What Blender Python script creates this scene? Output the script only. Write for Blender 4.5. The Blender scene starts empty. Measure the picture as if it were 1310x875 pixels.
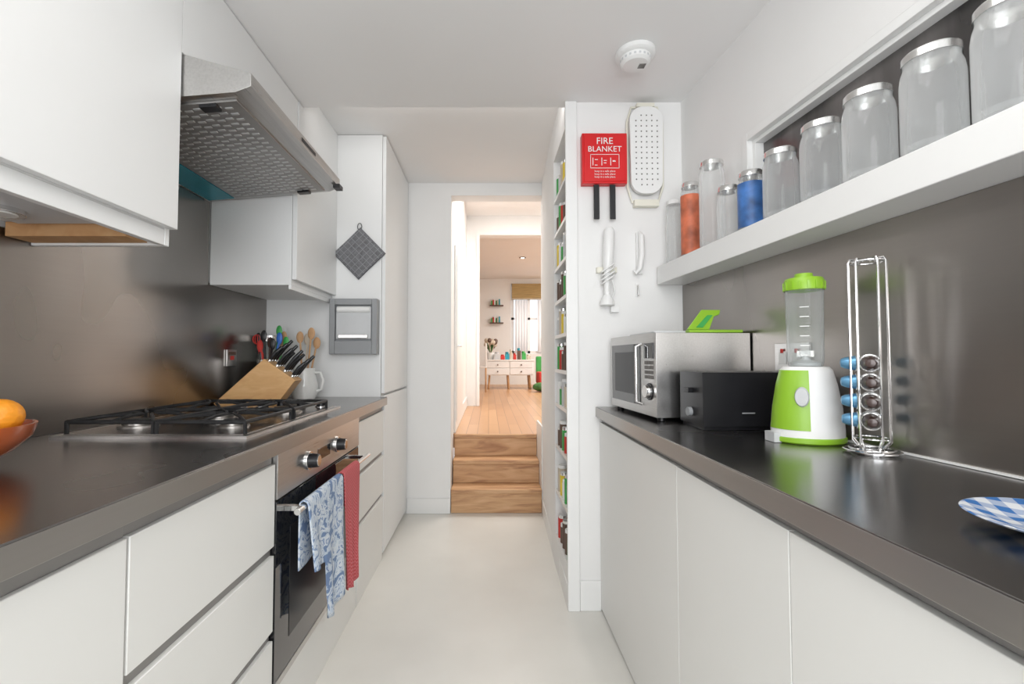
import bpy, bmesh, math, random
from mathutils import Vector, Matrix
random.seed(7)
sc = bpy.context.scene
D = math.radians
# ------------------------------------------------------------------ materials
def newmat(name):
    m = bpy.data.materials.new(name); m.use_nodes = True
    nt = m.node_tree
    return m, nt, nt.nodes["Principled BSDF"]
def pm(name, col, rough=0.5, metal=0.0, ns=8.0, na=0.04, bump=0.0, stretch=(1,1,1), rvar=0.0, coat=0.0, trans=0.0, emit=None, es=0.0, spec=0.5):
    m, nt, b = newmat(name)
    N, L = nt.nodes, nt.links
    tc = N.new('ShaderNodeTexCoord'); mp = N.new('ShaderNodeMapping'); mp.inputs['Scale'].default_value = stretch
    L.new(tc.outputs['Object'], mp.inputs['Vector'])
    nz = N.new('ShaderNodeTexNoise'); nz.inputs['Scale'].default_value = ns; nz.inputs['Detail'].default_value = 4
    L.new(mp.outputs[0], nz.inputs['Vector'])
    cr = N.new('ShaderNodeValToRGB')
    c = Vector(col[:3])
    lo = [max(0, x*(1-na)) for x in c]; hi = [min(1, x*(1+na)) for x in c]
    cr.color_ramp.elements[0].position = .3; cr.color_ramp.elements[1].position = .7
    cr.color_ramp.elements[0].color = (*lo, 1); cr.color_ramp.elements[1].color = (*hi, 1)
    L.new(nz.outputs['Fac'], cr.inputs['Fac']); L.new(cr.outputs['Color'], b.inputs['Base Color'])
    b.inputs['Roughness'].default_value = rough; b.inputs['Metallic'].default_value = metal
    b.inputs['Specular IOR Level'].default_value = spec
    if coat: b.inputs['Coat Weight'].default_value = coat
    if trans: b.inputs['Transmission Weight'].default_value = trans
    if emit: b.inputs['Emission Color'].default_value = (*emit, 1); b.inputs['Emission Strength'].default_value = es
    if rvar:
        mr = N.new('ShaderNodeMapRange'); mr.inputs['To Min'].default_value = rough-rvar; mr.inputs['To Max'].default_value = rough+rvar
        L.new(nz.outputs['Fac'], mr.inputs['Value']); L.new(mr.outputs[0], b.inputs['Roughness'])
    if bump:
        bp = N.new('ShaderNodeBump'); bp.inputs['Strength'].default_value = bump; bp.inputs['Distance'].default_value = .01
        L.new(nz.outputs['Fac'], bp.inputs['Height']); L.new(bp.outputs[0], b.inputs['Normal'])
    return m
def glassy(name, tint=(.93,.96,.96), base=.10, edge=.75, col=(.85,.88,.88), blend=.35):
    m, nt, b = newmat(name); N, L = nt.nodes, nt.links
    b.inputs['Base Color'].default_value = (*col, 1); b.inputs['Roughness'].default_value = .06; b.inputs['Specular IOR Level'].default_value = .8
    tr = N.new('ShaderNodeBsdfTransparent'); tr.inputs[0].default_value = (*tint, 1)
    lw = N.new('ShaderNodeLayerWeight'); lw.inputs['Blend'].default_value = blend
    mr = N.new('ShaderNodeMapRange'); mr.inputs['To Min'].default_value = base; mr.inputs['To Max'].default_value = edge
    L.new(lw.outputs['Facing'], mr.inputs['Value'])
    mx = N.new('ShaderNodeMixShader'); L.new(mr.outputs[0], mx.inputs[0]); L.new(tr.outputs[0], mx.inputs[1]); L.new(b.outputs[0], mx.inputs[2])
    L.new(mx.outputs[0], N['Material Output'].inputs['Surface'])
    return m
def woodmat(name, c1, c2, c3, sc_=(1,6,6), rough=.45, ns=3.0):
    m, nt, b = newmat(name); N, L = nt.nodes, nt.links
    tc = N.new('ShaderNodeTexCoord'); mp = N.new('ShaderNodeMapping'); mp.inputs['Scale'].default_value = sc_
    L.new(tc.outputs['Object'], mp.inputs['Vector'])
    nz = N.new('ShaderNodeTexNoise'); nz.inputs['Scale'].default_value = ns; nz.inputs['Detail'].default_value = 8; nz.inputs['Distortion'].default_value = 1.2
    L.new(mp.outputs[0], nz.inputs['Vector'])
    cr = N.new('ShaderNodeValToRGB'); e = cr.color_ramp.elements
    e[0].position = .3; e[0].color = (*c1, 1); e[1].position = .7; e[1].color = (*c3, 1)
    x = e.new(.5); x.color = (*c2, 1)
    L.new(nz.outputs['Fac'], cr.inputs['Fac']); L.new(cr.outputs[0], b.inputs['Base Color'])
    b.inputs['Roughness'].default_value = rough
    bp = N.new('ShaderNodeBump'); bp.inputs['Strength'].default_value = .15; bp.inputs['Distance'].default_value = .005
    L.new(nz.outputs['Fac'], bp.inputs['Height']); L.new(bp.outputs[0], b.inputs['Normal'])
    return m
def brushed(name, col, rough, ns, na, stretch, brush, bs=.03, rv=.02):
    """satin steel: broad tonal blotches + fine directional brushing"""
    m, nt, b = newmat(name); N, L = nt.nodes, nt.links
    tc = N.new('ShaderNodeTexCoord')
    mp = N.new('ShaderNodeMapping'); mp.inputs['Scale'].default_value = stretch; L.new(tc.outputs['Object'], mp.inputs[0])
    nz = N.new('ShaderNodeTexNoise'); nz.inputs['Scale'].default_value = ns; nz.inputs['Detail'].default_value = 2; L.new(mp.outputs[0], nz.inputs['Vector'])
    mr = N.new('ShaderNodeMapRange'); mr.inputs['From Min'].default_value = .3; mr.inputs['From Max'].default_value = .7
    mr.inputs['To Min'].default_value = 1-na; mr.inputs['To Max'].default_value = 1+na; L.new(nz.outputs['Fac'], mr.inputs['Value'])
    mp2 = N.new('ShaderNodeMapping'); mp2.inputs['Scale'].default_value = brush; L.new(tc.outputs['Object'], mp2.inputs[0])
    n2 = N.new('ShaderNodeTexNoise'); n2.inputs['Scale'].default_value = 1; n2.inputs['Detail'].default_value = 3; L.new(mp2.outputs[0], n2.inputs['Vector'])
    m2 = N.new('ShaderNodeMapRange'); m2.inputs['To Min'].default_value = 1-bs; m2.inputs['To Max'].default_value = 1+bs; L.new(n2.outputs['Fac'], m2.inputs['Value'])
    mu = N.new('ShaderNodeMath'); mu.operation = 'MULTIPLY'; L.new(mr.outputs[0], mu.inputs[0]); L.new(m2.outputs[0], mu.inputs[1])
    vm = N.new('ShaderNodeVectorMath'); vm.operation = 'SCALE'; vm.inputs[0].default_value = col; L.new(mu.outputs[0], vm.inputs['Scale'])
    L.new(vm.outputs[0], b.inputs['Base Color'])
    m3 = N.new('ShaderNodeMapRange'); m3.inputs['From Min'].default_value = .3; m3.inputs['From Max'].default_value = .7
    m3.inputs['To Min'].default_value = rough-rv*2; m3.inputs['To Max'].default_value = rough+rv*2; L.new(nz.outputs['Fac'], m3.inputs['Value'])
    L.new(m3.outputs[0], b.inputs['Roughness']); b.inputs['Metallic'].default_value = 1
    return m
M = {}
M['wall'] = pm('wall_paint', (.84,.835,.825), .75, ns=3, na=.015)
M['ceil'] = pm('ceiling_paint', (.86,.855,.85), .85, ns=2, na=.012)
M['cab'] = pm('cabinet_lacquer', (.82,.825,.82), .38, ns=2, na=.01)
M['cabw'] = pm('cabinet_lower_lacquer', (.80,.795,.77), .4, ns=2, na=.012)
M['floor'] = pm('floor_resin', (.73,.715,.67), .32, ns=2.5, na=.045, rvar=.08)
M['steel'] = pm('steel_brushed', (.56,.55,.54), .3, 1, ns=6, na=.06, stretch=(30,1,30), rvar=.06)
M['ctop'] = brushed('steel_countertop', (.29,.28,.275), .25, 2.2, .14, (1,1,1), (90,1.5,1), .03)
M['edge'] = brushed('steel_counter_edge', (.42,.40,.38), .34, 2, .08, (1,1,1), (1,2,120))
M['splash'] = brushed('steel_backsplash', (.37,.345,.325), .29, 1.9, .26, (1,1,.6), (1,2,120), .03, .03)
M['chrome'] = pm('chrome', (.8,.8,.8), .12, 1, na=.01)
M['alu'] = pm('aluminium_lid', (.78,.78,.77), .22, 1, na=.04)
M['black'] = pm('black_plastic', (.012,.012,.014), .3, ns=10, na=.2)
M['blackt'] = pm('toaster_black', (.010,.010,.012), .38, ns=10, na=.2, spec=.3)
M['iron'] = pm('cast_iron', (.015,.015,.016), .5, ns=40, na=.3, bump=.1)
M['bglass'] = pm('oven_black_glass', (.012,.012,.014), .06, na=.1, coat=.6)
M['dgrey'] = pm('dark_gap', (.16,.15,.14), .6, na=.05)
M['rail'] = pm('grip_rail', (.33,.32,.31), .45, .6, na=.05)
M['white'] = pm('white_plastic', (.85,.85,.84), .35, na=.01)
M['wgloss'] = pm('white_ceramic', (.82,.82,.80), .15, na=.01, coat=.5)
M['cream'] = pm('cream_plastic', (.8,.78,.68), .4, na=.02)
M['red'] = pm('red_plastic', (.68,.012,.015), .35, ns=4, na=.05)
M['redc'] = pm('red_cloth_bright', (.6,.05,.04), .8, na=.1)
M['green'] = pm('lime_plastic', (.27,.50,.03), .35, na=.04)
M['dgreen'] = pm('green_plastic', (.05,.36,.08), .4, na=.1)
M['blue'] = pm('blue_plastic', (.03,.14,.5), .35, na=.1)
M['yellow'] = pm('yellow_plastic', (.8,.6,.05), .4, na=.1)
M['foil'] = pm('capsule_blue', (.16,.38,.60), .3, .6, na=.05)
M['brownc'] = pm('capsule_brown', (.045,.02,.015), .28, .15, na=.1, coat=.4)
M['teal'] = pm('teal_film', (.02,.28,.36), .25, .3, na=.1)
M['grey'] = pm('grey_plastic', (.30,.31,.32), .45, na=.04)
M['lgrey'] = pm('light_grey', (.6,.61,.62), .4, na=.04)
M['mgrey'] = pm('perforated_filter', (.36,.35,.34), .4, .8, na=.05)
M['filt'] = pm('filter_emboss', (.56,.56,.56), .4, .6, na=.05)
M['quilt'] = pm('grey_quilt', (.17,.17,.18), .9, ns=60, na=.25, bump=.4)
M['bamboo'] = woodmat('bamboo_block', (.62,.34,.14), (.68,.40,.17), (.73,.45,.21), (3,.6,12), .4)
M['spoon'] = woodmat('spoon_wood', (.45,.25,.12), (.55,.32,.16), (.65,.42,.24), (8,8,2), .6)
M['step'] = woodmat('step_oak', (.40,.20,.10), (.60,.35,.18), (.70,.44,.25), (1.0,7,7), .5, 3.0)
M['ply'] = woodmat('plywood', (.5,.26,.11), (.6,.33,.15), (.66,.4,.2), (4,2,4), .6)
M['terra'] = pm('terracotta_glaze', (.50,.11,.03), .25, na=.1, coat=.5)
M['orange'] = pm('orange_peel', (.9,.33,.02), .45, ns=80, na=.08, bump=.25)
M['glass'] = glassy('jar_glass', (.97,.98,.98), .13, .62, (.97,.98,.98), .4)
M['cgl'] = glassy('clear_plastic', (.93,.95,.94), .12, .75, (.6,.62,.62), .4)
M['pasta'] = pm('label_red', (.60,.16,.08), .5, ns=14, na=.5)
M['fblue'] = pm('label_blue', (.05,.15,.40), .4, ns=16, na=.55)
M['beige'] = pm('beige', (.6,.52,.42), .7, na=.15)
M['blind'] = pm('bamboo_blind', (.42,.30,.13), .7, ns=4, na=.3, stretch=(1,1,40))
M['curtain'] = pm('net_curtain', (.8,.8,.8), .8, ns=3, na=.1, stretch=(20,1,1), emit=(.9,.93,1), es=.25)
M['dwin'] = pm('dark_interior', (.10,.092,.09), .2, ns=1.5, na=.75, stretch=(1,5,.5), coat=.4)
M['leaf'] = pm('leaf', (.06,.18,.05), .6, ns=10, na=.4)
M['brown'] = pm('dark_brown', (.12,.07,.05), .5, na=.2)
M['lamp'] = pm('lamp_glow', (1,.95,.85), .5, emit=(1,.92,.8), es=3)
def plank():
    m, nt, b = newmat('oak_planks'); N, L = nt.nodes, nt.links
    tc = N.new('ShaderNodeTexCoord'); mp = N.new('ShaderNodeMapping'); mp.inputs['Rotation'].default_value = (0,0,D(90))
    L.new(tc.outputs['Object'], mp.inputs[0])
    br = N.new('ShaderNodeTexBrick'); br.inputs['Scale'].default_value = 1; br.inputs['Brick Width'].default_value = 1.2; br.inputs['Row Height'].default_value = .09
    br.inputs['Mortar Size'].default_value = .002
    br.inputs['Color1'].default_value = (.50,.27,.13,1); br.inputs['Color2'].default_value = (.60,.35,.18,1); br.inputs['Mortar'].default_value = (.25,.12,.06,1)
    L.new(mp.outputs[0], br.inputs['Vector']); L.new(br.outputs['Color'], b.inputs['Base Color']); b.inputs['Roughness'].default_value = .3
    return m
M['plank'] = plank()
def gingham():
    m, nt, b = newmat('gingham_blue'); N, L = nt.nodes, nt.links
    tc = N.new('ShaderNodeTexCoord'); sx = N.new('ShaderNodeSeparateXYZ')
    mp = N.new('ShaderNodeMapping'); mp.inputs['Rotation'].default_value = (0,0,D(25)); mp.inputs['Scale'].default_value = (30,30,30)
    L.new(tc.outputs['Object'], mp.inputs[0]); L.new(mp.outputs[0], sx.inputs[0])
    outs = []
    for ax in (0,1):
        f = N.new('ShaderNodeMath'); f.operation = 'FRACT'; L.new(sx.outputs[ax], f.inputs[0])
        g = N.new('ShaderNodeMath'); g.operation = 'GREATER_THAN'; g.inputs[1].default_value = .5; L.new(f.outputs[0], g.inputs[0]); outs.append(g)
    a = N.new('ShaderNodeMath'); a.operation = 'ADD'; L.new(outs[0].outputs[0], a.inputs[0]); L.new(outs[1].outputs[0], a.inputs[1])
    h = N.new('ShaderNodeMath'); h.operation = 'MULTIPLY'; h.inputs[1].default_value = .5; L.new(a.outputs[0], h.inputs[0])
    cr = N.new('ShaderNodeValToRGB'); cr.color_ramp.interpolation = 'LINEAR'
    cr.color_ramp.elements[0].color = (.82,.85,.88,1); cr.color_ramp.elements[1].color = (.04,.18,.5,1)
    L.new(h.outputs[0], cr.inputs[0]); L.new(cr.outputs[0], b.inputs['Base Color']); b.inputs['Roughness'].default_value = .15
    return m
M['ging'] = gingham()
def bluetowel():
    m, nt, b = newmat('tea_towel_blue'); N, L = nt.nodes, nt.links
    tc = N.new('ShaderNodeTexCoord')
    v = N.new('ShaderNodeTexNoise'); v.inputs['Scale'].default_value = 17; v.inputs['Detail'].default_value = 3; v.inputs['Distortion'].default_value = 1.5
    L.new(tc.outputs['Object'], v.inputs['Vector'])
    cr = N.new('ShaderNodeValToRGB'); cr.color_ramp.interpolation = 'CONSTANT'
    e = cr.color_ramp.elements; e[0].color = (.17,.25,.42,1); e[1].position = .42; e[1].color = (.52,.60,.70,1)
    x = e.new(.50); x.color = (.66,.71,.77,1); y = e.new(.56); y.color = (.25,.34,.52,1); z = e.new(.62); z.color = (.62,.68,.75,1)
    L.new(v.outputs['Fac'], cr.inputs[0]); L.new(cr.outputs[0], b.inputs['Base Color']); b.inputs['Roughness'].default_value = .9
    return m
M['btow'] = bluetowel()
def redtowel():
    m, nt, b = newmat('tea_towel_red'); N, L = nt.nodes, nt.links
    tc = N.new('ShaderNodeTexCoord')
    c = N.new('ShaderNodeTexChecker'); c.inputs['Scale'].default_value = 150; c.inputs[1].default_value = (.50,.07,.08,1); c.inputs[2].default_value = (.60,.17,.18,1)
    L.new(tc.outputs['Object'], c.inputs[0]); L.new(c.outputs[0], b.inputs['Base Color']); b.inputs['Roughness'].default_value = .95
    return m
M['rtow'] = redtowel()

# ------------------------------------------------------------------ builder
class B:
    def __init__(s, name): s.name = name; s.bm = bmesh.new(); s.mats = []
    def mi(s, k):
        if k not in s.mats: s.mats.append(k)
        return s.mats.index(k)
    def add(s, verts, faces, mat, T=None):
        i = s.mi(mat); vs = [s.bm.verts.new(T @ Vector(v) if T else Vector(v)) for v in verts]
        for f in faces:
            try: fc = s.bm.faces.new([vs[k] for k in f]); fc.material_index = i; fc.smooth = True
            except ValueError: pass
        return s
    def box(s, x0,x1,y0,y1,z0,z1, mat, T=None):
        v = [(x,y,z) for x in (x0,x1) for y in (y0,y1) for z in (z0,z1)]
        f = [(0,1,3,2),(4,6,7,5),(0,4,5,1),(2,3,7,6),(0,2,6,4),(1,5,7,3)]
        return s.add(v, f, mat, T)
    def prism(s, poly, a, b, mat, axis='z', T=None):
        n = len(poly)
        def P(p, h):
            return {'z': (p[0],p[1],h), 'y': (p[0],h,p[1]), 'x': (h,p[0],p[1])}[axis]
        v = [P(p,a) for p in poly]+[P(p,b) for p in poly]
        f = [tuple(range(n)), tuple(range(2*n-1,n-1,-1))]+[(i,(i+1)%n,n+(i+1)%n,n+i) for i in range(n)]
        return s.add(v, f, mat, T)
    def lathe(s, prof, mat, T=None, seg=32, sx=1, sy=1, a0=0, a1=360):
        full = (a1-a0) >= 360; n = seg if full else seg+1
        v = []; idx = []
        for r,z in prof:
            if r < 1e-6: idx.append([len(v)]*n); v.append((0,0,z))
            else:
                row = []
                for k in range(n):
                    a = D(a0+(a1-a0)*k/seg); row.append(len(v)); v.append((r*math.cos(a)*sx, r*math.sin(a)*sy, z))
                idx.append(row)
        f = []
        for i in range(len(prof)-1):
            for k in range(seg):
                k2 = (k+1)%n if full else k+1
                q = [idx[i][k],idx[i][k2],idx[i+1][k2],idx[i+1][k]]
                u = []
                for t in q:
                    if t not in u: u.append(t)
                if len(u) > 2: f.append(tuple(u))
        return s.add(v, f, mat, T)
    def cyl(s, c, r, h, mat, axis='z', seg=28, r2=None, T=None):
        R = {'z': Matrix(), 'x': Matrix.Rotation(D(90),4,'Y'), 'y': Matrix.Rotation(D(-90),4,'X')}[axis]
        X = Matrix.Translation(c) @ R
        if T: X = T @ X
        r2 = r if r2 is None else r2
        return s.lathe([(0,0),(r,0),(r2,h),(0,h)], mat, X, seg)
    def sph(s, c, r, mat, T=None, sc=(1,1,1), seg=24):
        X = Matrix.Translation(c) @ Matrix.Diagonal((*sc,1))
        if T: X = T @ X
        n = 12
        return s.lathe([(r*math.sin(math.pi*i/n) if 0<i<n else 0, -r*math.cos(math.pi*i/n)) for i in range(n+1)], mat, X, seg)
    def tube(s, pts, r, mat, seg=8, closed=False, T=None, radii=None):
        pts = [Vector(p) for p in pts]; n = len(pts); v = []; f = []
        up = None
        for i,p in enumerate(pts):
            if closed: t = pts[(i+1)%n]-pts[i-1]
            else: t = pts[min(i+1,n-1)]-pts[max(i-1,0)]
            t.normalize()
            if up is None:
                up = Vector((0,0,1)) if abs(t.z) < .9 else Vector((1,0,0))
            a = (up - t*up.dot(t)).normalized(); b = t.cross(a); up = a
            rr = radii[i] if radii else r
            for k in range(seg):
                an = 2*math.pi*k/seg; v.append(p+a*math.cos(an)*rr+b*math.sin(an)*rr)
        m = n if closed else n-1
        for i in range(m):
            j = (i+1)%n
            for k in range(seg): f.append((i*seg+k, i*seg+(k+1)%seg, j*seg+(k+1)%seg, j*seg+k))
        if not closed: f.append(tuple(range(seg-1,-1,-1))); f.append(tuple((n-1)*seg+k for k in range(seg)))
        return s.add(v, f, mat, T)
    def grid(s, fn, nu, nv, mat):
        v = [fn(i/nu, j/nv) for i in range(nu+1) for j in range(nv+1)]
        f = [(i*(nv+1)+j,(i+1)*(nv+1)+j,(i+1)*(nv+1)+j+1,i*(nv+1)+j+1) for i in range(nu) for j in range(nv)]
        return s.add(v, f, mat)
    def done(s, loc=(0,0,0), rz=0, bevel=0, parent=None, solid=0, seg=2):
        bm = s.bm; bmesh.ops.recalc_face_normals(bm, faces=bm.faces)
        for e in bm.edges:
            if len(e.link_faces) == 2 and e.calc_face_angle(0) > .6: e.smooth = False
        me = bpy.data.meshes.new(s.name); bm.to_mesh(me); bm.free()
        for k in s.mats: me.materials.append(M[k])
        o = bpy.data.objects.new(s.name, me); sc.collection.objects.link(o)
        o.location = loc; o.rotation_euler = (0,0,D(rz))
        if parent: o.parent = parent
        if solid:
            m = o.modifiers.new('solid','SOLIDIFY'); m.thickness = solid
        if bevel:
            m = o.modifiers.new('bevel','BEVEL'); m.width = bevel; m.segments = seg; m.limit_method = 'ANGLE'; m.angle_limit = D(40)
        return o
Tr = Matrix.Translation
def Rx(a): return Matrix.Rotation(D(a),4,'X')
def Ry(a): return Matrix.Rotation(D(a),4,'Y')
def Rz(a): return Matrix.Rotation(D(a),4,'Z')
CZ = 0.90
def wx(y): return .888+.07*(2.064-y)     # skewed right wall
RW = dict(loc=(.888,2.064,0), rz=4.004)

# ------------------------------------------------------------------ room shell
B('floor').box(-1.45,1.5,-1.7,3.68,-.1,0,'floor').done()
B('floor_upper').box(-1.8,3.4,3.682,10.8,.40,.51,'plank').done()
B('wall_left').box(-1.42,-1.272,-1.7,3.45,0,2.5,'wall').done()
yb=-2.3
B('wall_right').box(0,.15,-3.8,.25,0,1.50,'wall').done(**RW)
B('wall_right_upper').box(0,.15,-3.8,.25,1.92,2.5,'wall').done(**RW)
B('wall_right_end').box(0,.15,-.445,.25,1.50,1.92,'wall').done(**RW)
B('wall_right_near').box(0,.15,-3.8,yb,1.50,1.92,'wall').done(**RW)
B('ceiling').box(-1.45,1.5,-1.7,2.107,2.30,2.5,'ceil').done()
B('ceiling_upper').box(-1.45,1.5,2.107,3.45,2.41,2.5,'ceil').done()
B('wall_behind_left').box(-1.42,-.9,-1.8,-1.7,0,2.5,'wall').done()
B('wall_behind_right').box(.9,1.5,-1.8,-1.7,0,2.5,'wall').done()
B('wall_behind_top').box(-.9,.9,-1.8,-1.7,2.15,2.5,'wall').done()
b = B('patio_door')
for x in (-.895,-.03,.835): b.box(x,x+.06,-1.78,-1.72,0,2.145,'white')
b.box(-.895,.895,-1.78,-1.72,2.085,2.145,'white').box(-.895,.895,-1.78,-1.72,0,.08,'white'); b.done()
# pier with spice niche
B('wall_pier').box(.36,1.3,2.064,2.11,0,2.41,'wall').done()
B('wall_niche_back').box(.47,1.4,2.11,3.32,0,2.41,'wall').done()
B('wall_niche_side').prism([(.36,2.48),(.47,2.48),(.47,3.32),(.393,3.32)],0,2.41,'wall').done()
B('trim_6').box(.36,.47,2.11,2.48,0,.18,'wall').done()
B('trim_7').box(.36,.47,2.11,2.48,2.2,2.41,'wall').done()
nz = [.181,.42,.66,.88,1.06,1.24,1.42,1.60,1.79,1.98]
b = B('spice_rack')
for z in nz[1:]: b.box(.362,.469,2.111,2.479,z-.018,z,'white')
cols = ['dgreen','beige','brown','lgrey','brown','dgreen','brown','white','redc','yellow']
for k,z in enumerate(nz):
    for j in range(5):
        y = 2.15+j*.068; c = cols[(k*3+j*2) % len(cols)]; h = .08+.02*((k+j)%3)
        b.cyl((.39,y,z), .024, h, c, seg=16); b.cyl((.39,y,z+h), .022, .015, 'white' if (j+k)%2 else 'alu', seg=16)
b.done()
B('trim_1').box(.352,.405,2.05,2.0635,0,2.299,'white').done(bevel=.002)
B('baseboard_pier').box(.406,.5,2.052,2.0635,0,.13,'white').done(bevel=.003)
B('baseboard_niche').prism([(.352,2.064),(.3595,2.064),(.3925,3.32),(.385,3.32)],0,.1,'white').done()
B('wall_back').box(-1.42,-.275,3.32,3.45,0,2.41,'wall').done()
B('wall_back_lintel').box(-.275,.40,3.32,3.45,2.318,2.41,'wall').done()
B('wall_back_upper').box(-1.42,1.5,3.40,3.5,2.41,3.0,'wall').done()
B('wall_back_right').box(.40,1.4,3.32,3.45,0,2.41,'wall').done()
B('baseboard_back').box(-.588,-.275,3.308,3.3195,0,.11,'white').done(bevel=.003)
b = B('wooden_stairs')
for i in range(3):
    y = 3.325+.175*i; z = .17*(i+1)
    y2 = 3.681
    y = min(y,3.665)
    b.box(-.272,.385,y,y2,z-.17,z-.03,'step'); b.box(-.272,.385,y-.010,y2,z-.03,z,'step')
b.done(bevel=.004)
B('trim_2').box(.3855,.3995,3.33,3.68,0,.62,'white').done()
B('wall_hall_left').box(-.42,-.283,3.45,5.8,0,2.95,'wall').done()
b = B('door_1'); b.box(-.282,-.268,3.72,4.75,.512,2.05,'white'); b.box(-.268,-.262,3.78,4.69,.60,1.98,'white'); b.tube([(-.262,3.80,1.22),(-.235,3.80,1.22),(-.235,3.90,1.22)],.008,'chrome'); b.done(bevel=.003)
B('baseboard_hall').box(-.2825,-.27,4.76,5.79,.512,.63,'white').done()
B('wall_hall_right').box(1.3,1.4,3.45,5.8,.3,2.95,'wall').done()
B('wall_hall_end_left').box(-1.8,-.13,5.8,5.95,.4,2.95,'wall').done()
B('wall_hall_end_right').box(.97,3.4,5.8,5.95,.4,2.95,'wall').done()
B('wall_hall_end_top').box(-.13,.97,5.8,5.95,2.70,2.95,'wall').done()
B('trim_3').box(-.15,-.115,5.78,5.799,.512,2.74,'white').done()
B('ceiling_far').box(-1.8,3.4,3.45,10.8,2.95,3.05,'ceil').done()
B('wall_far_left').box(-1.9,-1.8,5.8,10.8,.4,2.95,'wall').done()
B('wall_far_right').box(3.4,3.5,5.8,10.8,.4,2.95,'wall').done()
B('wall_far').box(-1.8,.52,10.5,10.65,.4,2.95,'wall').done()
B('wall_far_end').box(1.9,3.4,10.5,10.65,.4,2.95,'wall').done()
B('wall_far_below').box(.52,1.9,10.5,10.65,.4,1.22,'wall').done()
B('wall_far_above').box(.52,1.9,10.5,10.65,2.84,2.95,'wall').done()
b = B('window_1')
for x in (.525,.90,1.28,1.83): b.box(x,x+.06,10.5,10.56,1.225,2.835,'white')
b.box(.525,1.89,10.5,10.56,1.225,1.28,'white').box(.525,1.89,10.5,10.56,2.0,2.05,'white').box(.525,1.89,10.5,10.56,2.79,2.835,'white'); b.done()
B('roman_blind').box(.54,1.88,10.44,10.475,2.46,2.83,'blind').box(.54,1.88,10.42,10.475,2.46,2.49,'beige').done()
b = B('net_curtain'); b.grid(lambda u,v:(.60+u*.30, 10.44+.015*math.sin(u*30), 1.25+v*1.2),60,2,'curtain'); b.grid(lambda u,v:(1.12+u*.3, 10.44+.015*math.sin(u*30), 1.25+v*1.2),60,2,'curtain'); b.done(solid=.003)
# ------------------------------------------------------------------ far room furniture
b = B('white_sideboard')
b.box(-.06,.88,8.9,9.3,.78,1.06,'white'); b.box(-.07,.89,8.88,9.31,1.06,1.085,'white')
for i in range(2):
    for j in range(2):
        x = -.04+i*.46; z=.795+j*.13; b.box(x,x+.44,8.885,8.9,z,z+.12,'cab'); b.sph((x+.22,8.875,z+.06),.014,'brown')
for x in (0,.4,.82):
    for y in (8.95,9.25): b.tube([(x,y,.512),(x+.02*(1 if x<.4 else -1),y,.78)],.02,'spoon')
b.done(bevel=.004)
b = B('desk_clutter')
for (x,w,h,c) in [(.12,.1,.12,'lgrey'),(.24,.08,.08,'redc'),(.33,.08,.12,'teal'),(.42,.05,.16,'beige'),(.49,.06,.10,'redc'),(.57,.07,.18,'brown'),(.66,.08,.13,'dgreen'),(.76,.08,.08,'beige')]:
    b.box(x,x+w,9.0,9.1,1.085,1.085+h,c); b.cyl((x+w/2,9.18,1.085),w*.4,h*1.3,'teal' if c=='brown' else c,seg=14)
b.done(bevel=.006)
b = B('flower_vase'); b.lathe([(0,0),(.06,0),(.08,.14),(.07,.14),(.06,.12),(0,.12)],'wgloss')
for k in range(22):
    a=k*2.4; rr=.05+.12*(k%4)/3; b.tube([(0,0,.12),(.4*rr*math.cos(a),.4*rr*math.sin(a),.20),(rr*math.cos(a),rr*math.sin(a),.24+.04*(k%4))],.01,'leaf' if k%3 else 'beige',seg=5,radii=[.005,.014,.006]); b.sph((rr*math.cos(a),rr*math.sin(a),.26+.04*(k%4)),.045,'beige' if k%3 else 'brown',seg=8)
b.done(loc=(.04,9.14,1.086))
b = B('armchair'); b.box(.95,1.35,8.6,9.1,.62,.85,'redc').box(.95,1.35,9.05,9.2,.62,1.15,'dgreen').box(1.3,1.42,8.6,9.2,.62,1.0,'redc')
for x in (1.0,1.36):
    for y in (8.65,9.12): b.cyl((x,y,.512),.02,.11,'brown')
b.done(bevel=.03)
b = B('dining_chair'); b.box(-.42,-.03,8.1,8.5,.94,.97,'white'); b.box(-.06,-.03,8.1,8.5,.97,1.38,'white')
for x in (-.40,-.05):
    for y in (8.13,8.47): b.tube([(x,y,.512),(x,y,.94)],.015,'spoon')
b.done(bevel=.01)
b = B('floor_cushion'); b.sph((.95,8.2,.60),.16,'leaf',sc=(1,1,.5)); b.done()
for n,z in enumerate((1.93,2.33)):
    b = B('book_shelf'); b.box(.03,.34,10.36,10.499,z-.02,z,'brown')
    for k in range(7): b.box(.06+k*.035,.06+k*.035+.028,10.4,10.49,z,z+.10+.02*(k%3),['dgreen','redc','white','leaf','beige','teal','white'][k])
    b.done()
b = B('recessed_downlight'); b.cyl((.62,8.24,2.94),.06,.0095,'brown'); b.cyl((.62,8.24,2.936),.035,.006,'lamp'); b.done()

# ------------------------------------------------------------------ left run
FX=-.592
def front(b,y0,y1,z0,z1,m='cabw',x0=FX-.018,x1=FX): b.box(x0,x1,y0+.0015,y1-.0015,z0,z1,m)
b = B('base_cabinet'); b.box(-1.26,-.613,-1.2,.758,.0,.853,'cabw'); 
front(b,-.6+.0,.1,.02,.825); front(b,.1,.758,.02,.825); b.box(-.612,-.600,-1.2,.758,.825,.853,'rail'); b.done(bevel=.0015)
def drawers(y0,y1):
    b = B('drawer_unit'); b.box(-1.26,-.617,y0,y1,0,.853,'dgrey')
    for z0,z1 in ((.60,.825),(.37,.575),(.07,.345)): front(b,y0,y1,z0,z1)
    for z in (.825,.575,.345): b.box(-.616,-.603,y0,y1,z,z+.024,'rail')
    front(b,y0,y1,0,.066,x1=FX-.003); return b.done(bevel=.0015)
drawers(.761,1.277); drawers(2.083,2.585)
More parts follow.
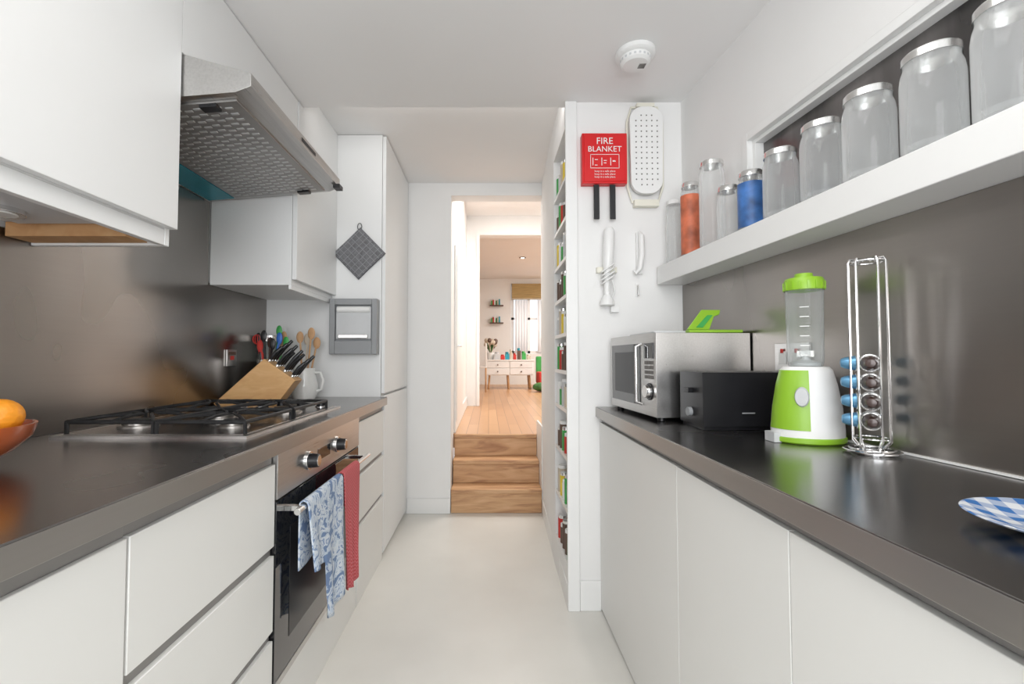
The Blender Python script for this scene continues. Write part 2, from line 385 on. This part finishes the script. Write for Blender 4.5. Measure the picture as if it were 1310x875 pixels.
b = B('countertop'); b.box(-1.268,-.575,-1.2,2.585,.856,.90,'ctop'); b.box(-.575,-.573,-1.2,2.585,.856,.897,'edge'); b.done(bevel=.002)
b = B('backsplash'); b.box(-1.270,-1.265,-1.2,2.585,.901,1.46,'splash'); b.box(-1.270,-1.265,1.27,2.043,1.46,1.826,'splash'); b.done()
# oven
b = B('oven'); y0,y1=1.281,2.079
b.box(-1.2,-.612,y0,y1,.20,.853,'dgrey'); b.box(-.612,-.588,y0,y1,.725,.85,'steel')
b.box(-.612,-.590,y0,y1,.222,.718,'bglass'); b.box(-.590,-.5885,y0+.09,y1-.09,.30,.62,'black')
b.box(-.588,-.5865,1.58,1.70,.765,.805,'bglass')
b.box(-.612,-.589,y0,y1,.200,.221,'steel')
for y in (1.50,1.78):
    b.cyl((-.588,y,.785),.030,.006,'chrome','x'); b.cyl((-.582,y,.785),.024,.028,'black','x',r2=.021); b.cyl((-.554,y,.785),.018,.002,'chrome','x')
b.tube([(-.54,1.30,.685),(-.54,2.06,.685)],.010,'chrome',12)
for y in (1.34,2.02): b.box(-.59,-.54,y-.01,y+.01,.678,.692,'chrome')
b.done(bevel=.0015)
B('plinth').box(-1.2,FX-.004,1.281,2.079,0,.196,'cabw').done(bevel=.001)
def towel(name,y0,y1,zb,zback,mat,ph,amp=.008,skew=0):
    def f(u,v):
        y=y0+(y1-y0)*u; t=v
        fold=amp*math.sin(u*math.pi*5+ph)
        if t<.3:
            k=t/.3; z=zback+(.69-zback)*k; x=-.556+.003*math.sin(u*9+ph)
        elif t<.4:
            k=(t-.3)/.1; a=math.pi*(1-k); x=-.54+.0155*math.cos(a); z=.688+.0155*math.sin(a)
        else:
            k=(t-.4)/.6; z=.688+(zb(u)-.688)*k; x=-.5245+fold*k+abs(amp)*k; y+= skew*k+ .012*k*math.sin(ph+u*3)
        return (x,y,z)
    b=B(name); b.grid(f,48,40,mat); return b.done(solid=.003)
towel('tea_towel',1.345,1.66,lambda u:.49-.06*u if u<.36 else .27+.08*abs(u-.6),.5,'btow',.5,.010,.01)
towel('tea_towel',1.675,1.87,lambda u:.25+.05*abs(u-.5),.55,'rtow',2.0,.008)
# hob
b = B('gas_hob'); hx0,hx1,hy0,hy1=-1.19,-.655,1.24,2.02
b.box(hx0,hx1,hy0,hy1,CZ,CZ+.008,'steel'); b.box(hx0+.02,hx1-.02,hy0+.02,hy1-.02,CZ+.008,CZ+.010,'ctop')
burn=[(-1.07,1.40,.042),(-.78,1.40,.034),(-1.07,1.76,.034),(-.78,1.76,.048),(-.925,1.58,.05)]
for x,y,r in burn:
    T=Tr((x,y,CZ+.01)); b.lathe([(0,0),(r+.012,0),(r+.01,.006),(r,.008),(r,.016),(0,.016)],'edge',T); b.lathe([(0,.016),(r-.004,.016),(r-.006,.023),(0,.025)],'iron',T)
gz=CZ+.042
for (gx0,gx1,gy0,gy1) in [(-1.17,-.93,1.27,1.56),(-.92,-.675,1.27,1.56),(-1.17,-.93,1.585,1.90),(-.92,-.675,1.585,1.90)]:
    b.tube([(gx0,gy0,gz),(gx1,gy0,gz),(gx1,gy1,gz),(gx0,gy1,gz)],.006,'iron',6,closed=True)
    cx,cy=(gx0+gx1)/2,(gy0+gy1)/2
    for p,q in [((gx0,cy),(cx-.025,cy)),((gx1,cy),(cx+.025,cy)),((cx,gy0),(cx,cy-.025)),((cx,gy1),(cx,cy+.025)),((gx0,gy0),(cx-.03,cy-.03)),((gx1,gy1),(cx+.03,cy+.03)),((gx0,gy1),(cx-.03,cy+.03)),((gx1,gy0),(cx+.03,cy-.03))]:
        b.tube([(p[0],p[1],gz),((p[0]+q[0])/2,(p[1]+q[1])/2,gz+.008),(q[0],q[1],gz+.008)],.005,'iron',6)
    for p in ((gx0,gy0),(gx1,gy0),(gx0,gy1),(gx1,gy1)): b.tube([(p[0],p[1],CZ+.009),(p[0],p[1],gz)],.006,'iron',6)
for k in range(5):
    x=-1.06+k*.085; T=Tr((x,1.965,CZ+.01)); b.lathe([(0,0),(.024,0),(.022,.004),(.019,.006),(.017,.030),(0,.032)],'black',T,20); b.lathe([(.0245,0),(.0245,.004),(.022,.005)],'chrome',T,20)
b.done(bevel=0)
# wall cabinets left
b = B('wall_cabinet'); 
b.box(-1.262,-.893,-1.2,1.244,1.475,2.296,'cab'); b.box(-.911,-.8935,-1.2,1.244,1.43,1.475,'cab'); b.box(-1.262,-.893,1.2445,1.262,1.43,2.296,'cab')
b.box(-.891,-.870,.30,1.262,1.478,2.296,'cab'); b.box(-.891,-.870,-.6,.297,1.478,2.296,'cab')
b.box(-1.20,-.93,.75,1.15,1.462,1.475,'lgrey'); b.box(-1.255,-.94,1.17,1.243,1.436,1.474,'ply'); b.cyl((-1.12,1.03,1.450),.045,.012,'chrome'); b.cyl((-1.12,1.03,1.448),.032,.003,'wgloss')
b.done(bevel=.0012)
b = B('wall_cabinet'); b.box(-1.262,-.893,1.267,2.043,1.99,2.296,'cab').box(-.891,-.872,1.267,2.043,1.99,2.296,'cab').done(bevel=.0015)
b = B('wall_cabinet'); b.box(-1.262,-.893,2.049,2.584,1.45,2.296,'cab'); b.box(-.906,-.8935,2.0495,2.584,1.43,1.45,'cab'); b.box(-.891,-.870,2.049,2.584,1.475,2.296,'cab'); b.done(bevel=.0015)
B('trim_4').box(-1.268,-.872,2.11,2.584,2.297,2.409,'cab').done()
b = B('tall_cabinet'); b.box(-1.268,-.612,2.588,3.318,0,2.408,'cab')
b.box(-.610,-.590,2.588,3.305,.92,2.40,'cab'); b.box(-.610,-.590,2.588,3.305,.03,.905,'cab'); b.done(bevel=.0015)
# hood
b = B('cooker_hood'); ya,yb_=1.268,2.042
b.prism([(-1.262,1.83),(-.72,1.875),(-.676,1.893),(-.676,1.93),(-.868,1.985),(-1.262,1.985)],ya,yb_,'steel','y')
T=Tr((-1.262,ya,1.83)) @ Ry(-4.72)
b.box(.13,.53,.03,.745,-.007,-.0005,'mgrey',T)
for i in range(22):
    for j in range(12):
        x=.15+j*.030; y=.05+i*.031; b.box(x,x+.022,y+(j%2)*.008,y+.009+(j%2)*.008,-.0095,-.0065,'filt',T)
b.box(.004,.12,.02,.755,-.004,-.0005,'teal',T)
b.box(.42,.47,.03,.06,-.018,-.007,'black',T); b.box(.42,.47,.71,.74,-.018,-.007,'black',T)
b.box(-.69,-.66,yb_-.05,yb_-.005,1.875,1.892,'black'); b.box(-.6758,-.6745,1.62,1.75,1.905,1.918,'black')
b.done(bevel=.002)
# items on tall cabinet side
b = B('pot_holder'); h=.118
T=Tr((-.737,2.578,1.715)) @ Ry(45)
b.box(-h*.86,h*.86,-.008,.008,-h*.86,h*.86,'quilt',T)
for k in range(-3,4):
    b.tube([(-h*.86,-.009,k*.03),(h*.86,-.009,k*.03)],.0022,'grey',5,T=T); b.tube([(k*.03,-.009,-h*.86),(k*.03,-.009,h*.86)],.0022,'grey',5,T=T)
q=h*.86; b.tube([(-q,0,-q),(q,0,-q),(q,0,q),(-q,0,q)],.008,'quilt',6,closed=True,T=T)
b.tube([(-.737+.012*math.cos(a),2.578,1.715+.145+.02+.02*math.sin(a)-.01) for a in [i*math.pi/5 for i in range(10)]],.003,'quilt',6,closed=True)
b.done(bevel=.003)
b = B('roll_dispenser'); x0,x1=-.885,-.62
b.box(x0,x1,2.545,2.587,1.14,1.45,'grey'); b.box(x0,x0+.03,2.52,2.546,1.14,1.45,'grey').box(x1-.03,x1,2.52,2.546,1.14,1.45,'grey').box(x0+.03,x1-.03,2.52,2.546,1.415,1.45,'grey').box(x0+.03,x1-.03,2.52,2.546,1.14,1.215,'grey')
b.box(x0+.035,x1-.035,2.53,2.546,1.225,1.405,'lgrey'); b.box(x0+.05,x1-.05,2.515,2.522,1.228,1.25,'chrome')
b.cyl((x0+.04,2.535,1.39),.018,x1-x0-.08,'white','x')
b.done(bevel=.006)
b = B('power_socket'); b.box(-1.2645,-1.256,2.19,2.27,1.08,1.16,'steel'); b.box(-1.256,-1.253,2.215,2.245,1.11,1.13,'redc'); b.box(-1.256,-1.253,2.20,2.26,1.135,1.15,'brown'); b.done(bevel=.003)
# knife block
b = B('knife_block'); 
prof=[(0,.012),(.012,0),(.27,0),(.355,.115),(.215,.215)]
b.prism(prof,-.055,.055,'bamboo','y')
d=Vector((.355-.215,0,.115-.215)).normalized()
nrm=Vector((.58,0,.81))
for i in range(4):
    for j in range(3):
        p=Vector((.215,0,.215))+d*(.02+.042*i)+Vector((0,-.035+.035*j,0))
        L_=.085+.02*((i+j)%3)
        e1=p+nrm*(-.01); e2=p+nrm*.012; e3=p+nrm*(L_*.6); e4=p+nrm*L_+Vector((.008,0,-.003))
        b.tube([e1,e2],.008,'chrome',8); b.tube([e2,e3,e4],.009,'black',8,radii=[.009,.010,.008])
b.done(loc=(-1.25,2.12,CZ+.001),rz=6,bevel=.003)
# utensil pot
b = B('utensil_pot'); b.lathe([(0,0),(.055,0),(.055,.21),(.052,.21),(.052,.01),(0,.01)],'alu')
ut=[('black',-.03,.0,.31),('dgreen',.02,.02,.35),('blue',.035,-.01,.31),('brown',-.01,.03,.29),('spoon',.03,.03,.32),('black',.0,-.03,.32),('dgreen',.045,.01,.29),('black',.02,-.02,.28),('redc',-.02,-.01,.27)]
for c,dx,dy,hh in ut:
    b.tube([(dx*.4,dy*.4,.02),(dx*1.3,dy*1.3,.24),(dx*1.8,dy*1.8,hh)],.006,c,8); b.sph((dx*1.8,dy*1.8,hh+.01),.016,c,sc=(1,.35,1.9),seg=12)
for k in range(6):
    a=k*math.pi/6; b.tube([(-.05,0,.24)]+[(-.06+.022*math.sin(t)*math.cos(a),.022*math.sin(t)*math.sin(a),.29+.05*(1-math.cos(t))/2) for t in [i*math.pi/6 for i in range(13)]],.0018,'redc',5)
b.done(loc=(-1.14,2.36,CZ+.001))
b = B('storage_canister'); b.lathe([(0,0),(.055,0),(.055,.31)],'cgl'); b.lathe([(.0,.31),(.060,.31),(.060,.34),(0,.343)],'alu'); b.lathe([(0,.003),(.051,.003),(.051,.2),(0,.2)],'brown'); b.done(loc=(-1.2,2.51,CZ+.001))
b = B('ceramic_jug'); b.lathe([(0,0),(.055,0),(.068,.03),(.07,.08),(.055,.14),(.058,.165),(.054,.165),(.05,.14),(.062,.08),(.05,.012),(0,.01)],'wgloss')
b.tube([(.055,0,.14),(.085,0,.14),(.10,0,.10),(.09,0,.05),(.066,0,.04)],.008,'wgloss',10)
for k,(c,dx,dy,hh) in enumerate([('spoon',-.02,.01,.31),('spoon',.02,0,.33),('beige',.0,.02,.30),('spoon',.03,.02,.28)]):
    b.tube([(dx*.3,dy*.3,.02),(dx*1.6,dy*1.6,hh)],.005,c,8); b.sph((dx*1.7,dy*1.7,hh+.02),.020,c,sc=(1,.3,1.6),seg=12)
b.done(loc=(-.985,2.44,CZ+.001))
# bowl with oranges
b = B('fruit_bowl'); b.lathe([(0,0),(.05,0),(.052,.008),(.09,.03),(.118,.06),(.125,.085),(.119,.085),(.11,.062),(.085,.036),(0,.014)],'terra',seg=48)
for x,y,z in ((-.045,-.04,.062),(.03,-.05,.066),(-.03,.055,.066),(.066,.03,.098),(-.01,.0,.12)): b.sph((x,y,z+.003),.038,'orange',sc=(1,1,.94))
b.done(loc=(-1.045,.885,CZ+.001))

# ------------------------------------------------------------------ right run
RF=.50
b = B('base_cabinet'); b.prism([(.522,-1.2),(wx(-1.2)-.004,-1.2),(wx(2.06)-.01,2.06),(.522,2.06)],0,.853,'cabw')
for a,c in ((1.222,2.06),(.769,1.222),(.22,.769),(-.4,.22)): b.box(RF,RF+.019,a+.0012,c-.0012,.01,.832,'cabw')
b.box(.51,.522,-1.2,2.06,.834,.853,'rail'); b.done(bevel=.0012)
b = B('countertop'); b.prism([(.484,-1.2),(wx(-1.2)-.002,-1.2),(wx(2.062)-.002,2.062),(.484,2.062)],.856,.90,'ctop'); b.box(.482,.484,-1.2,2.062,.856,.898,'edge'); b.done(bevel=.002)
b = B('backsplash'); b.box(-.006,-.001,-3.2,-.003,.902,1.449,'splash'); b.done(**RW)
b = B('trim_5'); b.box(-.014,-.006,-3.2,-.003,.901,.905,'white'); b.done(**RW)
b = B('wall_shelf'); b.box(-.128,-.001,-2.6,-.012,1.45,1.53,'white'); b.done(bevel=.002,**RW)
# window on right wall
b = B('window_2'); a0,a1=yb+.002,-.447
b.box(-.004,.03,a1-.028,a1,1.532,1.918,'white').box(-.004,.03,a0,a1-.028,1.890,1.918,'white').box(-.002,.03,a0,a1-.028,1.532,1.55,'white')
b.box(.015,.05,a1-.045,a1-.028,1.55,1.89,'white').box(.015,.05,a0,a1-.045,1.875,1.89,'white').box(.015,.05,a0,a1-.045,1.55,1.565,'white')
b.box(.045,.05,a0,a1-.045,1.565,1.875,'dwin'); b.done(bevel=.0015,**RW)
# jars
def jar(x,y,h,r,lid='alu',label=None,name='glass_jar'):
    b=B(name); hb=h-.018
    b.lathe([(0,.001),(r*.9,.001),(r,.012),(r,hb-.04),(r*.96,hb-.022),(r*.87,hb-.008),(r*.87,hb+.004)],'glass',seg=40)
    b.lathe([(0,.010),(r*.85,.010),(r*.93,.02)],'glass',seg=40)
    b.lathe([(0,h),(r*.86,h),(r*.91,h-.003),(r*.92,hb),(r*.87,hb),(r*.86,h-.004),(0,h-.004)],lid,seg=40)
    if label: b.lathe([(r*1.01,.012),(r*1.01,hb*.88)],label,seg=40)
    b.done(loc=(x,y,1.531))
sy=[(2.00,.285,.034,'white',None),(1.86,.31,.037,'alu','pasta'),(1.70,.33,.045,'alu',None),(1.598,.195,.039,'alu',None),(1.475,.198,.039,'alu','fblue'),
    (1.338,.205,.047,'alu',None),(1.184,.207,.050,'alu',None),(1.0476,.21,.051,'alu',None),(.905,.21,.051,'alu',None),(.772,.21,.051,'alu',None)]
for y,h,r,l,lb in sy: jar(.9635-.07*y,y,h,r,l,lb)
# microwave
b = B('microwave'); w,dp,hh=.455,.338,.292
b.box(.012,dp,0,w,.014,.014+hh,'steel'); b.box(0,.014,0,w,.014,.014+hh,'steel')
b.box(-.003,.0,.135,w-.02,.045,hh-.02,'bglass'); b.box(-.004,-.002,.17,w-.06,.08,hh-.05,'black')
b.box(-.004,0,.02,.095,hh-.075,hh-.02,'bglass'); b.cyl((-.02,.055,.10),.022,.02,'chrome','x'); b.cyl((-.004,.055,.10),.03,.004,'black','x')
for k in range(4):
    for j in range(3): b.box(-.003,0,.022+j*.025,.042+j*.025,.145+k*.017,.157+k*.017,'dgrey')
b.tube([(-.002,.115,.05),(-.025,.115,.06),(-.025,.115,.26),(-.002,.115,.27)],.006,'chrome',8)
for x in (.03,dp-.03):
    for y in (.03,w-.03): b.cyl((x,y,0),.014,.014,'black')
b.done(loc=(.574,1.56,CZ+.001),rz=4,bevel=.003)
b = B('serving_tray'); zt=CZ+.3085
b.box(.59,.78,1.62,1.90,zt,zt+.008,'lgrey'); b.done(bevel=.003)
b = B('chopping_board'); b.box(.70,.888,1.585,1.615,zt,zt+.010,'green'); b.box(.79,.888,1.62,1.80,zt,zt+.010,'green')
T=Tr((.70,1.60,zt+.012)) @ Rx(-12)
b.prism([(.0,0),(.058,.072),(.125,.072),(.12,.055),(.10,.048),(.078,.0)],0,.008,'green','y',T); b.prism([(.03,.006),(.075,.052),(.095,.052),(.055,.006)],-.003,.0,'dgreen','y',T)
b.done(bevel=.002)
# toaster
b = B('toaster'); b.box(0,.278,0,.15,.012,.175,'blackt'); b.box(.006,.272,.006,.144,0,.012,'blackt')
b.box(.04,.24,.035,.055,.1745,.1765,'dgrey').box(.04,.24,.095,.115,.1745,.1765,'dgrey')
b.box(-.016,.0,.06,.09,.11,.125,'blackt'); b.cyl((-.012,.075,.05),.014,.012,'grey','x')
b.box(.12,.16,-.0008,.001,.05,.054,'grey')
b.done(loc=(.645,1.375,CZ+.001),rz=2,bevel=.016,seg=5)
# blender
b = B('food_blender'); 
b.lathe([(0,.0),(.084,0),(.087,.012),(.087,.035),(.082,.09),(.072,.15),(.062,.188),(.054,.196),(0,.196)],'white',seg=48,sy=.8)
b.lathe([(.0882,.035),(.0832,.09),(.0738,.15),(.064,.187)],'green',seg=24,sy=.81,a0=165,a1=246)
b.lathe([(.084,0),(.090,.004),(.090,.014),(.086,.016)],'green',seg=48,sy=.81)
b.lathe([(0,0),(.016,0),(.014,.006),(0,.007)],'lgrey',Rz(-42) @ Tr((0,-.074,.12)) @ Rx(90) @ Matrix.Diagonal((1,1.6,1,1)),20)
b.box(-.10,-.075,-.02,.02,.0,.025,'lgrey')
b.lathe([(.038,.196),(.041,.21),(.043,.36),(.044,.405)],'cgl',seg=32)
b.lathe([(0,.198),(.034,.198),(.036,.206),(.012,.214),(.006,.225),(0,.228)],'lgrey',seg=20)
for a in range(4): b.box(-.0012,.0012,.0,.022,.222,.238,'chrome',Rz(a*90))
for k in range(6): b.box(-.01,.01,-.0445,-.0435,.225+k*.025,.227+k*.025,'white',Rz(-35))
b.lathe([(.046,.398),(.047,.420),(.042,.430),(.022,.432),(.020,.443),(0,.445)],'green',seg=32)
for k in range(16): b.box(.045,.0485,-.002,.002,.400,.420,'green',Rz(k*22.5))
b.done(loc=(.842,1.21,CZ+.001),rz=0)
# capsule stand
b = B('coffee_capsule_stand'); R=.052
b.lathe([(0,.0),(R*.75,0),(R*.75,.004),(0,.006)],'chrome',seg=40)
for rr,zz in ((R,.006),(R*.8,.010)): b.tube([(rr*math.cos(a),rr*math.sin(a),zz) for a in [i*2*math.pi/40 for i in range(40)]],.003,'chrome',6,closed=True)
for k in range(4):
    a=D(k*90+50); c,s_=math.cos(a),math.sin(a)
    for off in (-.013,.013):
        x=.024*c-off*s_*1.4; y=.024*s_+off*c*1.4
        x2=.034*c-off*s_*1.5; y2=.034*s_+off*c*1.5
        b.tube([(x*.7,y*.7,.006),(x2,y2,.03),(x2,y2,.44),(x2*.9,y2*.9,.448),(x*.4,y*.4,.448)],.0024,'chrome',6)
for z in (.035,.443): b.tube([(.034*math.cos(a),.034*math.sin(a),z) for a in [i*2*math.pi/28 for i in range(28)]],.002,'chrome',6,closed=True)
for z in range(4):
    for (ang,c) in ((232,'brownc'),(146,'foil'),(50,'foil')):
        T=Rz(ang) @ Tr((.023,0,.075+z*.044)) @ Ry(90)
        b.lathe([(0,0),(.0205,0),(.0205,.002),(.018,.003)],'alu',T,seg=24)
        b.lathe([(.0175,.002),(.016,.010),(.013,.023),(.009,.030),(0,.032)] ,c,T,seg=24)
b.done(loc=(.882,1.055,CZ+.001))
b = B('gingham_plate'); b.lathe([(0,0),(.055,0),(.06,.003),(.1,.015),(.104,.018),(.1,.0185),(.06,.008),(0,.006)],'ging',seg=56); b.done(loc=(.722,.562,CZ+.001))
b = B('power_socket'); b.box(-.016,-.0065,-.75,-.61,1.08,1.165,'steel')
for y in (-.72,-.66): b.box(-.019,-.016,y,y+.03,1.10,1.14,'white'); b.box(-.021,-.019,y+.008,y+.02,1.135,1.148,'redc')
b.done(bevel=.002,**RW)

# ------------------------------------------------------------------ items on pier
b = B('fire_blanket_case'); b.box(.422,.625,2.022,2.063,1.905,2.135,'red'); b.box(.43,.617,2.018,2.023,1.913,2.127,'red')
for x in (.475,.548): b.box(x,x+.026,2.03,2.036,1.745,1.903,'black')
fb=b.done(bevel=.004)
def text(body,x,z,size,parent,y=2.0168,mat='white'):
    c=bpy.data.curves.new('lettering','FONT'); c.body=body; c.size=size; c.align_x='CENTER'; c.extrude=.0004; c.resolution_u=2
    o=bpy.data.objects.new('lettering',c); sc.collection.objects.link(o); o.location=(x,y,z); o.rotation_euler=(D(90),0,0); c.materials.append(M[mat]); o.parent=parent
    return o
text('FIRE',.523,2.083,.042,fb); text('BLANKET',.523,2.048,.036,fb)
for k in range(3): text('keep in a safe place',.523,1.955-.013*k,.012,fb)
b = B('lettering_frame')
for (x0,x1,z0,z1) in ((.458,.588,1.972,1.974),(.458,.588,2.034,2.036),(.458,.460,1.972,2.036),(.586,.588,1.972,2.036)): b.box(x0,x1,2.0168,2.0178,z0,z1,'white')
for k in range(3):
    b.box(.468+k*.04,.471+k*.04,2.0168,2.0178,1.985,2.02,'white'); b.box(.478+k*.04,.490+k*.04,2.0168,2.0178,1.985+.01*k,1.988+.01*k,'white'); b.box(.478+k*.04,.492+k*.04,2.0168,2.0178,2.010-.004*k,2.013-.004*k,'white')
b.done(parent=fb)
def rrect(w,h,r,wb=1.0,n=8):
    P=[]
    for (cx,cy,a0,s) in ((w/2-r,h/2-r,0,1),(-w/2+r,h/2-r,90,1),(-w/2*wb+r,-h/2+r,180,wb),(w/2*wb-r,-h/2+r,270,wb)):
        for i in range(n+1):
            a=D(a0+90*i/n); P.append((cx+r*math.cos(a),cy+r*math.sin(a)))
    return P
b = B('sleeve_ironing_board'); cx=.715
P=[(cx+x,2.06+z) for x,z in rrect(.150,.40,.06,.95)]
b.prism(P,2.025,2.045,'white','y')
for i in range(5):
    for j in range(14):
        if (i in (0,4)) and j in (0,13): continue
        b.cyl((cx-.048+i*.024,2.0235,1.90+j*.0245),.0035,.0016,'dgrey','y',seg=8)
b.tube([(cx-.06,2.055,2.27),(cx-.080,2.052,2.2),(cx-.080,2.052,1.9),(cx-.06,2.055,1.83),(cx+.06,2.055,1.83),(cx+.080,2.052,1.9),(cx+.080,2.052,2.2),(cx+.06,2.055,2.27)],.006,'cream',8,closed=True)
b.box(cx-.055,cx+.055,2.03,2.06,1.805,1.835,'cream'); b.box(cx-.04,cx+.04,2.03,2.06,2.262,2.28,'cream')
b.done(bevel=.003)
b = B('hand_blender'); x=.535
b.tube([(x+.008,2.03,1.705),(x+.008,2.03,1.69),(x+.004,2.03,1.60),(x,2.03,1.54),(x-.004,2.03,1.50),(x-.004,2.03,1.40)],.02,'white',16,radii=[.016,.024,.026,.022,.014,.013])
b.lathe([(.012,0),(.03,-.03),(.033,-.05),(.026,-.05),(0,-.03)],'white',Tr((x-.004,2.03,1.405)),20)
b.box(x-.045,x+.045,2.04,2.063,1.505,1.53,'cream')
for k in range(4): b.tube([(x+.026*math.cos(a)*1.1,2.03+.024*math.sin(a),1.47+k*.018+.02*math.cos(a)) for a in [i*2*math.pi/20 for i in range(20)]],.004,'white',6,closed=True)
b.tube([(x+.02,2.03,1.47),(x+.035,2.04,1.42),(x+.01,2.045,1.37),(x+.03,2.045,1.345)],.0035,'white',6); b.box(x+.015,x+.05,2.035,2.06,1.325,1.35,'white')
b.done(bevel=.001)
b = B('wall_hook'); x=.683
b.tube([(x,2.05,1.69),(x+.004,2.03,1.67),(x+.004,2.025,1.58),(x-.004,2.03,1.52),(x-.02,2.035,1.50),(x-.03,2.035,1.515)],.012,'white',12,radii=[.008,.013,.013,.012,.009,.006]); b.box(x-.012,x+.014,2.045,2.063,1.50,1.69,'white'); b.done(bevel=.003)
b = B('bottle_opener'); b.box(.668,.682,2.056,2.063,1.40,1.46,'white'); b.tube([(.675,2.05,1.45),(.675,2.045,1.41),(.68,2.045,1.40)],.004,'chrome',8); b.done(bevel=.002)
b = B('smoke_alarm'); b.lathe([(0,0),(.074,0),(.074,-.016),(.068,-.022),(.058,-.024),(.056,-.042),(.046,-.05),(0,-.052)],'white',seg=48)
for k in range(20):
    T=Rz(k*18); b.box(.0565,.0575,-.004,.004,-.038,-.030,'lgrey',T)
for k in range(5): b.box(.012,.038,-.012+k*.006,-.0095+k*.006,-.0525,-.0505,'dgrey')
b.done(loc=(.567,1.72,2.299))

# ------------------------------------------------------------------ camera, light, world
cd=bpy.data.cameras.new('camera'); cam=bpy.data.objects.new('camera',cd); sc.collection.objects.link(cam); sc.camera=cam
cam.location=(0,0,1.12); cam.rotation_euler=(D(92),0,0); cd.lens=16; cd.sensor_width=36; cd.shift_x=30/1310; cd.clip_start=.02
def area(name,loc,rot,sx,sy,e,col=(1,1,1)):
    l=bpy.data.lights.new(name,'AREA'); l.shape='RECTANGLE'; l.size=sx; l.size_y=sy; l.energy=e; l.color=col
    o=bpy.data.objects.new(name,l); sc.collection.objects.link(o); o.location=loc; o.rotation_euler=[D(r) for r in rot]; return o
area('daylight_kitchen',(0,-1.5,1.45),(95,0,0),1.7,1.6,46,(.97,.985,1))
area('ceiling_lamp',(0,.45,2.285),(0,0,0),.9,.9,9,(1,.975,.94))
area('beam_fill_light',(-.2,2.112,2.34),(70,0,0),1.1,.06,1.6,(1,.97,.94))  # unseen fill light added behind the beam to brighten upper ceiling and back wall
area('hall_lamp',(.5,4.5,2.92),(0,0,0),1.0,.8,42,(1,.95,.9))
area('living_lamp',(2.2,8,2.9),(0,0,0),1.2,1.5,105,(1,.95,.90))
w=bpy.data.worlds.new('world'); sc.world=w; w.use_nodes=True
bg=w.node_tree.nodes['Background']; bg.inputs[0].default_value=(.88,.94,1,1); bg.inputs[1].default_value=1.5
sc.view_settings.view_transform='Standard'
